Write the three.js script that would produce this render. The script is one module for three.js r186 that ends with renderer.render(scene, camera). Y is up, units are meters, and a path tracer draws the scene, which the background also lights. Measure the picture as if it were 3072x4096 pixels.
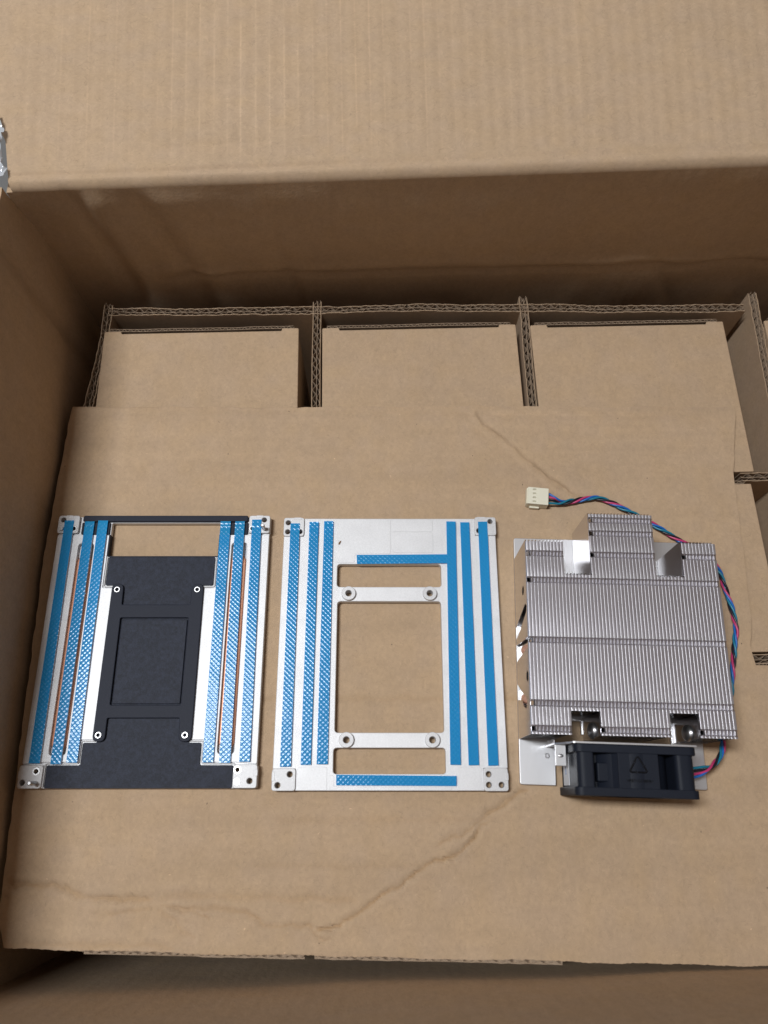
import * as THREE from 'three';
import { mergeGeometries, toCreasedNormals } from 'three/addons/utils/BufferGeometryUtils.js';
import { RoundedBoxGeometry } from 'three/addons/geometries/RoundedBoxGeometry.js';
import { FontLoader } from 'three/addons/loaders/FontLoader.js';
import { TextGeometry } from 'three/addons/geometries/TextGeometry.js';
import { RectAreaLightUniformsLib } from 'three/addons/lights/RectAreaLightUniformsLib.js';

// ---------------------------------------------------------------- camera, light, exposure
const MM = 0.001, R = THREE.MathUtils.degToRad;
const scene = new THREE.Scene();
const camera = new THREE.PerspectiveCamera(67.3, 3 / 4, 0.01, 20);
{
  const p = R(69.64), r = R(0.381);
  camera.position.set(0, 0.43098, 0);
  const right = new THREE.Vector3(1, 0, 0), up = new THREE.Vector3(0, Math.cos(p), -Math.sin(p)), back = new THREE.Vector3(0, Math.sin(p), Math.cos(p));
  const x = right.clone().multiplyScalar(Math.cos(r)).addScaledVector(up, Math.sin(r));
  const y = right.clone().multiplyScalar(-Math.sin(r)).addScaledVector(up, Math.cos(r));
  camera.quaternion.setFromRotationMatrix(new THREE.Matrix4().makeBasis(x, y, back));
}
camera.focus = 0.45; camera.userData.fStop = 9;
scene.add(camera);
const renderer = new THREE.WebGLRenderer({ antialias: true });
renderer.toneMapping = THREE.LinearToneMapping;
renderer.toneMappingExposure = 1;
renderer.shadowMap.enabled = true;
scene.background = new THREE.Color().setRGB(0.175, 0.143, 0.122);   // the dim room above the carton
RectAreaLightUniformsLib.init();
const LAMP = { x: -0.70, y: 2.1, z: -0.2, w: 0.62, h: 0.2, power: 106 };
{
  const light = new THREE.RectAreaLight(new THREE.Color().setRGB(0.95, 0.98, 1.0), LAMP.power, LAMP.w, LAMP.h);
  light.position.set(LAMP.x, LAMP.y, LAMP.z); light.lookAt(LAMP.x, -1, LAMP.z); scene.add(light);
}

// ---------------------------------------------------------------- helpers
function rng(seed) { let a = seed >>> 0; return () => { a = (a + 0x6d2b79f5) >>> 0; let t = a; t = Math.imul(t ^ (t >>> 15), t | 1); t ^= t + Math.imul(t ^ (t >>> 7), t | 61); return ((t ^ (t >>> 14)) >>> 0) / 4294967296; }; }
function hash2(x, y) { let h = Math.imul(x, 374761393) + Math.imul(y, 668265263); h = Math.imul(h ^ (h >>> 13), 1274126177); return ((h ^ (h >>> 16)) >>> 0) / 4294967296; }
function noise2(x, y, px = 0, py = 0) {      // value noise, -1..1, optional period
  const xi = Math.floor(x), yi = Math.floor(y), fx = x - xi, fy = y - yi, w = (a, n) => n ? ((a % n) + n) % n : a;
  const u = fx * fx * (3 - 2 * fx), v = fy * fy * (3 - 2 * fy), x0 = w(xi, px), x1 = w(xi + 1, px), y0 = w(yi, py), y1 = w(yi + 1, py);
  const a = hash2(x0, y0), b = hash2(x1, y0), c = hash2(x0, y1), d = hash2(x1, y1);
  return (a + (b - a) * u + (c - a) * v + (a - b - c + d) * u * v) * 2 - 1;
}
const clamp = (x, a = 0, b = 1) => Math.min(b, Math.max(a, x)), lerp = (a, b, t) => a + (b - a) * t, sstep = (a, b, x) => { const t = clamp((x - a) / (b - a)); return t * t * (3 - 2 * t); };
const taken = {};
function numbered(name) { const n = taken[name] = (taken[name] ?? -1) + 1; return n ? `${name}_${String(n).padStart(3, '0')}` : name; }
function thing(name, label, category, pos = [0, 0, 0], turn = 0, group) {
  const g = new THREE.Group(); g.name = numbered(name); g.position.set(pos[0] * MM, pos[1] * MM, pos[2] * MM); g.rotation.y = turn;
  g.userData = { label, category }; if (group) g.userData.group = group;
  scene.add(g); return g;
}
function triUV(geo, ou = 0, ov = 0) {         // uv in metres from the dominant axis of each face
  const g = geo.index ? geo.toNonIndexed() : geo, p = g.attributes.position, n = p.count, uv = new Float32Array(n * 2);
  for (let i = 0; i < n; i += 3) {
    const ax = p.getX(i), ay = p.getY(i), az = p.getZ(i), bx = p.getX(i + 1) - ax, by = p.getY(i + 1) - ay, bz = p.getZ(i + 1) - az, cx = p.getX(i + 2) - ax, cy = p.getY(i + 2) - ay, cz = p.getZ(i + 2) - az;
    const nx = Math.abs(by * cz - bz * cy), ny = Math.abs(bz * cx - bx * cz), nz = Math.abs(bx * cy - by * cx);
    for (let k = i; k < i + 3; k++) {
      const x = p.getX(k), y = p.getY(k), z = p.getZ(k);
      uv[2 * k] = (ny >= nx && ny >= nz ? x : nx > nz ? z : x) + ou; uv[2 * k + 1] = (ny >= nx && ny >= nz ? z : y) + ov;
    }
  }
  g.setAttribute('uv', new THREE.BufferAttribute(uv, 2)); return g;
}
const ready = geo => { geo.scale(MM, MM, MM); return geo; };              // mm to m
function add(parent, name, geo, mat, { uv = true, ou = 0, ov = 0, crease = 0, label } = {}) {
  let g = geo.clone();
  if (crease) g = toCreasedNormals(g, crease);
  ready(g);
  if (uv) g = triUV(g, ou, ov);
  const m = new THREE.Mesh(g, mat); m.name = name; m.castShadow = m.receiveShadow = true;
  if (label) m.userData.label = label;
  parent.add(m); return m;
}
const merge = list => mergeGeometries(list.map(g => { const q = g.index ? g.toNonIndexed() : g; for (const k of Object.keys(q.attributes)) if (!['position', 'normal'].includes(k)) q.deleteAttribute(k); return q; }));
function box(x0, x1, y0, y1, z0, z1, r = 0) {
  const g = r ? new RoundedBoxGeometry(x1 - x0, y1 - y0, z1 - z0, 2, r) : new THREE.BoxGeometry(x1 - x0, y1 - y0, z1 - z0);
  g.translate((x0 + x1) / 2, (y0 + y1) / 2, (z0 + z1) / 2); return g;
}
function roundPoly(pts, r, Type = THREE.Shape) {
  const s = new Type(), n = pts.length;
  for (let i = 0; i < n; i++) {
    const p = pts[i], a = pts[(i + n - 1) % n], b = pts[(i + 1) % n], rr = p[2] ?? r;
    const la = Math.hypot(a[0] - p[0], a[1] - p[1]), lb = Math.hypot(b[0] - p[0], b[1] - p[1]), k = Math.min(rr, la * 0.49, lb * 0.49);
    const s0 = [p[0] + (a[0] - p[0]) / la * k, p[1] + (a[1] - p[1]) / la * k], s1 = [p[0] + (b[0] - p[0]) / lb * k, p[1] + (b[1] - p[1]) / lb * k];
    if (!i) s.moveTo(...s0); else s.lineTo(...s0);
    if (k > 0) s.quadraticCurveTo(p[0], p[1], ...s1);
  }
  s.closePath(); return s;
}
const rectPts = (x0, y0, x1, y1) => [[x0, y0], [x1, y0], [x1, y1], [x0, y1]];
const circle = (x, y, r) => { const p = new THREE.Path(); p.absarc(x, y, r, 0, Math.PI * 2, true); return p; };
const disc = (x, y, r) => { const p = new THREE.Shape(); p.absarc(x, y, r, 0, Math.PI * 2, false); return p; };
function plate(shape, holes, yTop, thick, bevel = 0.18, seg = 6) {   // plan in (x, z), top face at yTop
  shape.holes.push(...holes);
  const g = new THREE.ExtrudeGeometry(shape, { depth: thick - 2 * bevel, bevelEnabled: bevel > 0, bevelSize: bevel, bevelThickness: bevel, bevelOffset: -bevel, bevelSegments: 2, curveSegments: seg });
  g.rotateX(Math.PI / 2); g.translate(0, yTop - bevel, 0); return g;
}
function cyl(x, z, y0, y1, r0, r1 = r0, seg = 20) { const g = new THREE.CylinderGeometry(r1, r0, y1 - y0, seg); g.translate(x, (y0 + y1) / 2, z); return g; }
function ring(x, z, y0, y1, ri, ro, seg = 20) {
  const b = Math.min(0.2, (ro - ri) / 3), g = new THREE.LatheGeometry([[ri, y0], [ro, y0], [ro, y1 - b], [ro - b, y1], [ri + b, y1], [ri, y1 - b], [ri, y0]].map(p => new THREE.Vector2(...p)), seg);
  g.translate(x, 0, z); return toCreasedNormals(g, 0.6);
}
// a standing ribbon: centre line [[x, z], ...], thickness t, from y0 up to top(i)
function ribbon(pts, t, y0, top, zf) {
  const pos = [], n = pts.length, L = [], Rr = [];
  for (let i = 0; i < n; i++) {
    const a = pts[Math.max(0, i - 1)], b = pts[Math.min(n - 1, i + 1)], dx = b[0] - a[0], dz = b[1] - a[1], l = Math.hypot(dx, dz) || 1;
    L.push([pts[i][0] - dz / l * t / 2, pts[i][1] + dx / l * t / 2]); Rr.push([pts[i][0] + dz / l * t / 2, pts[i][1] - dx / l * t / 2]);
  }
  const q = (a, b, c, d) => pos.push(...a, ...b, ...c, ...a, ...c, ...d);
  for (let i = 0; i + 1 < n; i++) {
    const h0 = top(i), h1 = top(i + 1), l0 = [L[i][0], h0, L[i][1]], l1 = [L[i + 1][0], h1, L[i + 1][1]], r0 = [Rr[i][0], h0, Rr[i][1]], r1 = [Rr[i + 1][0], h1, Rr[i + 1][1]];
    const dn = v => [v[0], y0, v[2]];
    q(l0, l1, r1, r0); q(dn(l0), dn(l1), l1, l0); q(r0, r1, dn(r1), dn(r0));
    if (!i) q(l0, r0, dn(r0), dn(l0)); if (i + 2 === n) q(r1, l1, dn(l1), dn(r1));
  }
  const g = new THREE.BufferGeometry(); g.setAttribute('position', new THREE.Float32BufferAttribute(pos, 3)); g.computeVertexNormals(); return g;
}
// closed slab from a parametrised front face
function slab(nu, nv, front, back) {
  const pos = [], uv = [], idx = [], W = nu + 1;
  for (const f of [front, back]) for (let j = 0; j <= nv; j++) for (let i = 0; i <= nu; i++) { const p = f(i / nu, j / nv); pos.push(p[0], p[1], p[2]); uv.push(p[3] ?? i / nu, p[4] ?? j / nv); }
  const o = W * (nv + 1);
  for (let j = 0; j < nv; j++) for (let i = 0; i < nu; i++) { const a = j * W + i, b = a + 1, c = a + W, d = c + 1; idx.push(a, b, d, a, d, c, o + a, o + d, o + b, o + a, o + c, o + d); }
  const edge = (a, b) => idx.push(a, o + a, o + b, a, o + b, b);
  for (let i = 0; i < nu; i++) { edge(i, i + 1); edge(nv * W + i + 1, nv * W + i); }
  for (let j = 0; j < nv; j++) { edge((j + 1) * W, j * W); edge(j * W + nu, (j + 1) * W + nu); }
  let g = new THREE.BufferGeometry(); g.setAttribute('position', new THREE.Float32BufferAttribute(pos, 3)); g.setAttribute('uv', new THREE.Float32BufferAttribute(uv, 2)); g.setIndex(idx);
  return toCreasedNormals(g, 0.9);
}
function segDist(px, pz, pts) {              // distance to a polyline, and how far along (0..1)
  let best = 1e9, at = 0;
  for (let i = 0; i + 1 < pts.length; i++) {
    const [ax, az] = pts[i], [bx, bz] = pts[i + 1], dx = bx - ax, dz = bz - az, t = clamp(((px - ax) * dx + (pz - az) * dz) / (dx * dx + dz * dz)), ex = px - ax - dx * t, ez = pz - az - dz * t, d = ex * ex + ez * ez;
    if (d < best) { best = d; at = (i + t) / (pts.length - 1); }
  }
  return [Math.sqrt(best), at];
}

// ---------------------------------------------------------------- textures
function dataTex(w, h, fn, srgb, tile) {
  const d = new Uint8Array(w * h * 4), o = [0, 0, 0];
  for (let y = 0; y < h; y++) for (let x = 0; x < w; x++) { fn(x, y, o); const k = (y * w + x) * 4; for (let c = 0; c < 3; c++) d[k + c] = clamp(Math.round((srgb ? Math.pow(clamp(o[c]), 1 / 2.2) : clamp(o[c])) * 255), 0, 255); d[k + 3] = 255; }
  const t = new THREE.DataTexture(d, w, h); t.magFilter = THREE.LinearFilter; t.minFilter = THREE.LinearMipmapLinearFilter; t.generateMipmaps = true;
  t.wrapS = t.wrapT = THREE.RepeatWrapping; if (srgb) t.colorSpace = THREE.SRGBColorSpace;
  if (tile) t.repeat.set(1 / tile[0], 1 / tile[1]);
  t.needsUpdate = true; return t;
}
const KRAFT = [0.45, 0.32, 0.205];
function fibres(w, h, n, seed, lenMax) {      // short wandering fibres as a signed field
  const f = new Float32Array(w * h), q = rng(seed);
  for (let i = 0; i < n; i++) {
    let x = q() * w, y = q() * h, a = q() * 6.28; const l = 3 + q() * lenMax, s = q() < 0.5 ? -(0.25 + q() * 0.5) : 0.2 + q() * 0.4;
    for (let k = 0; k < l; k++) { f[((Math.floor(y) % h + h) % h) * w + (Math.floor(x) % w + w) % w] += s; x += Math.cos(a); y += Math.sin(a); a += (q() - 0.5) * 0.7; }
  }
  return f;
}
function kraftAt(x, y, N, fib, pf, o) {       // pf: pixels per mm
  const mm = 1 / pf, X = x * mm, Y = y * mm, P = N ? N * mm : 0, pr = s => P ? Math.round(P / s) : 0;
  let v = 1 + 0.022 * noise2(X / 25, Y / 25, pr(25), pr(25)) + 0.03 * noise2(X / 5, Y / 7, pr(5), pr(7)) + 0.045 * noise2(X / 1.4, Y / 1.7, pr(1.4), pr(1.7)) + 0.08 * (hash2(x + 7, y + 3) - 0.5) + 0.17 * fib;
  const w = 0.03 * noise2(X / 9 + 40, Y / 9 + 11, pr(9), pr(9));
  o[0] = KRAFT[0] * v * (1 + w * 0.3); o[1] = KRAFT[1] * v; o[2] = KRAFT[2] * v * (1 - w);
}
const KN = 1024, KT = 0.256, kfib = fibres(KN, KN, 26000, 5, 9);
const kraftMap = dataTex(KN, KN, (x, y, o) => kraftAt(x, y, KN, kfib[y * KN + x], 4, o), true, [KT, KT]);
const kraftBump = dataTex(512, 512, (x, y, o) => { o[0] = o[1] = o[2] = 0.5 + 0.22 * noise2(x / 3, y / 3, 171, 171) + 0.2 * noise2(x / 9, y / 9, 57, 57) + 0.12 * (hash2(x, y) - 0.5); }, false, [KT / 2, KT / 2]);
const blast = dataTex(512, 512, (x, y, o) => { o[0] = o[1] = o[2] = 0.5 + 0.3 * noise2(x / 3, y / 3, 171, 171) + 0.25 * noise2(x / 6.5, y / 6.5, 79, 79); }, false, [0.06, 0.06]);
const blastTint = dataTex(512, 512, (x, y, o) => { const v = 0.93 + 0.05 * noise2(x / 3, y / 3, 171, 171) + 0.03 * noise2(x / 60, y / 60, 9, 9) + 0.06 * (hash2(x, y) - 0.5); o[0] = 0.72 * v; o[1] = 0.72 * v; o[2] = 0.735 * v; }, true, [0.06, 0.06]);
const bfib = fibres(512, 512, 2600, 17, 7);
const blackTint = dataTex(512, 512, (x, y, o) => { const v = 1 + 0.28 * noise2(x / 5, y / 5, 102, 102) + 0.25 * noise2(x / 17, y / 17, 30, 30) + 0.5 * (hash2(x, y) - 0.5) + 0.9 * Math.max(0, bfib[y * 512 + x]); o[0] = 0.0165 * v; o[1] = 0.0205 * v; o[2] = 0.036 * v; }, true, [0.05, 0.05]);
const brush = dataTex(256, 512, (x, y, o) => { const v = 0.5 + 0.22 * noise2(x / 1.6, y / 40, 160, 13) + 0.2 * noise2(x / 5, y / 90, 51, 6); o[0] = o[1] = o[2] = v; }, false, [0.03, 0.06]);
const moldBump = dataTex(256, 256, (x, y, o) => { o[0] = o[1] = o[2] = 0.5 + 0.35 * noise2(x / 2.5, y / 2.5, 102, 102) + 0.2 * (hash2(x, y) - 0.5); }, false, [0.03, 0.03]);

const std = (o) => new THREE.MeshPhysicalMaterial({ side: THREE.DoubleSide, ...o });
const lin = (r, g, b) => new THREE.Color().setRGB(r, g, b);
const M = {
  medium: std({ map: kraftMap, color: lin(0.74, 0.76, 0.82), roughness: 0.95 }),
  kraft: std({ map: kraftMap, bumpMap: kraftBump, bumpScale: 0.00012, roughness: 0.88 }),
  cutPaper: std({ map: kraftMap, color: lin(0.92, 0.92, 0.94), roughness: 0.95 }),
  silver: std({ map: blastTint, bumpMap: blast, bumpScale: 0.000025, metalness: 0.35, roughness: 0.55 }),
  silverBlock: std({ map: blastTint, color: lin(0.9, 0.9, 0.9), bumpMap: blast, bumpScale: 0.00003, metalness: 0.3, roughness: 0.55 }),
  black: std({ map: blackTint, bumpMap: blast, bumpScale: 0.00004, roughness: 0.62, specularIntensity: 0.45 }),
  blackFrame: std({ color: lin(0.0145, 0.0178, 0.031), bumpMap: blast, bumpScale: 0.00003, roughness: 0.6, specularIntensity: 0.45 }),
  film: std({ color: lin(0.035, 0.45, 0.82), specularIntensity: 0.55, roughness: 0.18, transmission: 0.5, thickness: 0, ior: 1.5 }),
  pad: std({ color: lin(0.66, 0.68, 0.72), roughness: 0.8 }),
  copper: std({ color: lin(0.9, 0.46, 0.29), metalness: 0.7, roughness: 0.42 }),
  steel: std({ color: lin(0.55, 0.55, 0.56), metalness: 1, roughness: 0.35 }),
  web: std({ color: lin(0.66, 0.65, 0.67), metalness: 1, roughness: 0.16 }),
  fin: std({ color: lin(0.53, 0.515, 0.55), metalness: 1, roughness: 0.43, bumpMap: brush, bumpScale: 0.000003 }),
  basePlate: std({ color: lin(0.68, 0.68, 0.70), metalness: 1, roughness: 0.42, bumpMap: brush, bumpScale: 0.00001 }),
  plastic: std({ color: lin(0.010, 0.013, 0.022), specularIntensity: 0.4, roughness: 0.55, bumpMap: moldBump, bumpScale: 0.00004 }),
  inkBlack: std({ color: lin(0.004, 0.004, 0.006), roughness: 0.6, specularIntensity: 0.3 }),
  ivory: std({ color: lin(0.74, 0.71, 0.58), roughness: 0.4 }),
  dark: std({ color: lin(0.02, 0.02, 0.02), roughness: 0.8 }),
  wireBlue: std({ color: lin(0.012, 0.13, 0.46), roughness: 0.35 }),
  wireTeal: std({ color: lin(0.01, 0.18, 0.28), roughness: 0.35 }),
  wirePink: std({ color: lin(0.52, 0.045, 0.16), roughness: 0.35 }),
  wireBlack: std({ color: lin(0.012, 0.012, 0.02), roughness: 0.35 }),
  label: std({ color: lin(0.6, 0.62, 0.66), roughness: 0.6 }),
  floor: std({ color: lin(0.16, 0.16, 0.16), roughness: 0.8 }),
  tape: std({ color: lin(0.75, 0.78, 0.82), roughness: 0.12, transmission: 0.5, thickness: 0 }),
  lamp: std({ color: lin(0.8, 0.8, 0.8), roughness: 0.6, emissive: lin(0.95, 0.98, 1), emissiveIntensity: 6 }),
  lampBody: std({ color: lin(0.6, 0.6, 0.6), roughness: 0.6 }),
};

// ---------------------------------------------------------------- floor, lamp
{
  const f = add(scene, 'floor', box(-900, 900, -145, -141, -1100, 700), M.floor); f.userData.kind = 'structure';
  const l = thing('ceiling_lamp', 'long white ceiling lamp panel hanging above the open carton', 'lamp', [LAMP.x * 1000, LAMP.y * 1000, LAMP.z * 1000]);
  add(l, 'housing', box(-LAMP.w * 510, LAMP.w * 510, 14, 60, -LAMP.h * 520, LAMP.h * 520, 4), M.lampBody);
  add(l, 'diffuser', box(-LAMP.w * 500, LAMP.w * 500, 4, 13, -LAMP.h * 500, LAMP.h * 500), M.lamp);
}

// ---------------------------------------------------------------- shipping carton (turned 1.8 degrees)
const YAW = R(1.8), WL = -197, WB = -317, WR = 402, WF = 84, WH = 101, YB = -136;
{
  const c = thing('shipping_carton', 'large brown corrugated shipping carton, open, with back flap folded up', 'carton', [0, YB, 0], YAW);
  const q0 = -YB;                                       // local y of the sheet level
  const gauss = (x, m, s) => Math.exp(-(((x - m) / s) ** 2));
  // back wall: dents near the corner, a crushed line low down, fluting
  const backDisp = (x, y) => {
    let d = 0; const top = sstep(99, 82, y);
    d += 1.6 * top * noise2(x / 60 + 3, y / 50) + 0.5 * noise2(x / 14, y / 22);
    const s1 = -166 + (100 - y) * 0.07, s2 = -131 + (100 - y) * 0.16;
    d += -3.4 * gauss(x, s1, 7) * sstep(-60, 10, y) + 2.2 * gauss(x, s1 + 11, 8) - 3.2 * gauss(x, s2, 8) * sstep(101, 80, y) + 1.6 * gauss(x, s2 + 13, 11);
    d += -1.8 * gauss(x, -62 + (100 - y) * 0.1, 4) * sstep(90, 30, y);
    d += -2.4 * gauss(y, 6 + 2.5 * noise2(x / 30, 4), 2.6) * sstep(-150, -110, x) + 2.2 * gauss(y, 13 + 2 * noise2(x / 25, 8), 4) * sstep(-150, -100, x);
    d += -1.4 * gauss(x, 190 - (y - 10) * 0.5, 5) * sstep(40, 0, y);
    return d * top * 0.8 + 0.05 * Math.cos(x / 7.4 * 6.283) - 9 * sstep(99, 5, y);
  };
  const rise0 = x => 0.021 * (x + 197);
  const wall = (L0, L1, nu, place, disp, flapTop, rise = () => 0, lean = 0, e0 = 0, e1 = 0) => {
    const y0 = 2, y1 = flapTop;
    const g = slab(nu, 90, (u, v) => { const y = lerp(y0 - q0, y1, v), s = lerp(L0 - e0 * sstep(99, 5, y), L1 + e1 * sstep(72, -30, y), u), p = place(s, disp(s, y)); return [p[0], y + q0 + rise(s) * v, p[1], s * MM, y * MM]; },
      (u, v) => { const y = lerp(y0 - q0, y1, v), s = lerp(L0 - e0 * sstep(99, 5, y), L1 + e1 * sstep(72, -30, y), u), p = place(s, -6 - lean); return [p[0], y + q0 + rise(s) * v, p[1], s * MM, y * MM]; });
    return add(c, 'wall', g, M.kraft, { uv: false });
  };
  wall(WL - 2, WR + 7, 360, (s, d) => [s, WB + d], backDisp, WH - 6, rise0, 12);
  wall(WB + 2, WF - 2, 160, (s, d) => [WL + d, s], (s, y) => 2.2 * noise2(s / 70 + 9, y / 60) + 0.7 * noise2(s / 18 + 5, y / 25) - 2.5 * gauss(s, -285 - (100 - y) * 0.05, 7) + 0.14 * Math.cos(s / 7.4 * 6.283), WH, undefined, 0, 16, 12);
  wall(WB + 2, WF - 2, 60, (s, d) => [WR - d, s], (s, y) => 1.5 * noise2(s / 70, y / 60), WH, undefined, 0, 16, 12);
  wall(WL - 7, WR + 7, 200, (s, d) => [s, WF - d], (s, y) => 0.7 * noise2(s / 80 + 19, y / 80) + 0.12 * noise2(s / 20 + 7, y / 25) + 0.14 * Math.cos(s / 7.4 * 6.283), WH + 55, undefined, 4);
  add(c, 'bottom', box(WL - 6, WR + 6, 0, 3, WB - 20, WF + 16), M.kraft);
  // flap: bend, score line, then the panel leaning back; its own print of scuffed flute lines
  const FW = 1400, FH = 700, ff = fibres(FW, FH, 20000, 31, 9), q = rng(77), lines = [];
  for (let x = -186; x < 120; x += 7.3 + q() * 1.2) { const s = (x < 40 ? 1 : 0.3) * (0.25 + q() * 0.75) * sstep(-190, -140, x); lines.push([x, s, q() * 50]); }
  const X0 = WL - 6, X1 = WR + 6, FL = 205;
  const flapMap = dataTex(FW, FH, (x, y, o) => {
    kraftAt(x, y, 0, ff[y * FW + x], FW / (X1 - X0), o);
    const X = X0 + (X1 - X0) * x / FW, Y = FL * y / FH; let s = 0;
    for (const l of lines) if (Math.abs(X - l[0]) < 1.2) s += l[1] * Math.exp(-(((X - l[0]) / 0.42) ** 2)) * clamp(0.6 + 0.5 * noise2(Y / 22 + l[2], l[2]) + 0.3 * noise2(Y / 3, l[2])) * sstep(6, 26, Y);
    const k = 1 + 0.24 * clamp(s); o[0] *= k; o[1] *= k * 1.01; o[2] *= k * 1.03;
  }, true);
  flapMap.wrapS = flapMap.wrapT = THREE.MirroredRepeatWrapping;
  const flapMat = std({ map: flapMap, roughness: 0.88 });
  const TILT = R(12), RB = 6.5;
  const prof = l => {                                    // along the panel: bend, then straight
    const arc = RB * (Math.PI / 2 - TILT);
    if (l < arc) { const a = l / RB; return [WH - 6 + RB * Math.sin(a), WB - RB + RB * Math.cos(a), a]; }
    const a = Math.PI / 2 - TILT, m = l - arc; return [WH - 6 + RB * Math.sin(a) + Math.cos(a) * m, WB - RB + RB * Math.cos(a) - Math.sin(a) * m, a];
  };
  const flapPt = (u, v, t) => {
    const l = FL * (v < 0.4 ? v * 0.3 : 0.12 + (v - 0.4) / 0.6 * 0.88), x = lerp(-195.5 - 0.1 * l - 0.4 * Math.max(0, l - 30), X1, u), [y, z, a] = prof(l);
    let d = t;
    if (!t) d = (0.8 * noise2(x / 90 + 2, l / 70) + 0.35 * noise2(x / 16, l / 30)) * sstep(0, 14, l) + 0.2 * Math.cos(x / 7.4 * 6.283) * sstep(8, 20, l) - 0.9 * gauss(l, 9.5 + 1.2 * noise2(x / 60, 1), 1.7) * (0.5 + 0.5 * sstep(60, -60, x)) + 0.2 * gauss(l, 6.2, 1.8) * sstep(0, 3, l) - 0.9 * gauss(l, 27 + x * 0.04, 2.5) * sstep(-120, -105, x) * sstep(-40, -60, x) + backDisp(x, WH - 6) * sstep(8, 0, l);
    return [x, y + q0 + rise0(x) + Math.sin(a) * d, z + Math.cos(a) * d, (x - X0) / (X1 - X0), l / FL];
  };
  add(c, 'flap', slab(330, 110, (u, v) => flapPt(u, v, 0), (u, v) => flapPt(u, v, -6)), flapMat, { uv: false });
  // crumpled clear tape hanging on the flap's edge
  const tg = slab(10, 40, (u, v) => [-204.5 - v * 4 + u * 8 + 1.6 * noise2(u * 3, v * 14), q0 + 104 + v * 8 + 1.5 * noise2(u * 4 + 5, v * 11), -322 - v * 34 + 2.2 * noise2(u * 5 + 9, v * 16)],
    (u, v) => [-204.5 - v * 4 + u * 8 + 1.6 * noise2(u * 3, v * 14), q0 + 103.7 + v * 8 + 1.5 * noise2(u * 4 + 5, v * 11), -322 - v * 34 + 2.2 * noise2(u * 5 + 9, v * 16)]);
  add(c, 'tape', tg, M.tape, { label: 'crumpled clear packing tape' });
}

// ---------------------------------------------------------------- partition dividers and small cartons
const TOP = -5.3, UNDER = -128;
function carton2world(x, z) { const c = Math.cos(YAW), s = Math.sin(YAW); return [c * x + s * z, -s * x + c * z]; }
function divider(x0, z0, x1, z1, label, seed, skipFrom = 1, bend = 0) {
  const [wx, wz] = carton2world(x0, z0), len = Math.hypot(x1 - x0, z1 - z0), turn = YAW + Math.atan2(-(z1 - z0), x1 - x0), q = rng(seed);
  const d = thing('divider', label, 'divider', [wx, UNDER, wz], turn, 'cardboard partition dividers');
  const T = 5.2, base = 6, H = TOP - UNDER, wob = s => 0.5 * noise2(s / 30 + seed, seed) + bend * Math.sin(s / len * 3.1) + 0.9 * noise2(s / 70, seed + 4), ragged = s => H - 0.5 + 0.55 * noise2(s / 2.5, seed * 3) + 0.7 * noise2(s / 19, seed);
  const line = (off, step, f = () => 0) => { const a = []; for (let s = 0; s <= len; s += step) a.push([s, wob(s) + off + f(s)]); return a; };
  const put = (name, pts, t, mat = M.cutPaper) => add(d, name, ribbon(pts, t, base, i => Math.min(H + 0.2, ragged(pts[i][0] + name.length * 7 + pts[i][1] * 9))), mat, { ou: q(), ov: q() });
  put('liner', line(-T / 2, 1.6), 0.42); put('liner', line(0.35, 1.6), 0.3, M.medium); put('liner', line(T / 2, 1.6), 0.42);
  const p1 = 6.4, p2 = 7.6, ph = q() * 6;
  put('flute', line(-T / 4 + 0.17, 0.62, s => 1.0 * Math.sin(s / p1 * 6.283 + ph)), 0.2, M.medium);
  put('flute', line(T / 4 + 0.17, 0.7, s => 0.9 * Math.sin(s / p2 * 6.283)), 0.2, M.medium);
  return d;
}
divider(-176, -309.5, 252, -303.5, 'long corrugated divider along the back, nearest the carton wall', 3);
divider(226, -180, 395, -180, 'corrugated divider end beside the sheet edge, just above the cable', 4);
divider(212.5, -68.5, 395, -68, 'corrugated divider stub showing in torn notch by the right frame edge', 5);
divider(-182.5, -235, -176, -316, 'bent corrugated cross divider in the left back corner', 6, 1, 1.2);
divider(-37.5, 30, -35.5, -315.5, 'corrugated cross divider between left and middle small cartons', 7);
divider(97.4, 30, 102.6, -315.5, 'corrugated cross divider between middle and right small cartons', 8);
divider(251.5, 30, 257.5, -315.5, 'tall edged corrugated cross divider at far right of back row', 9);
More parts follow.
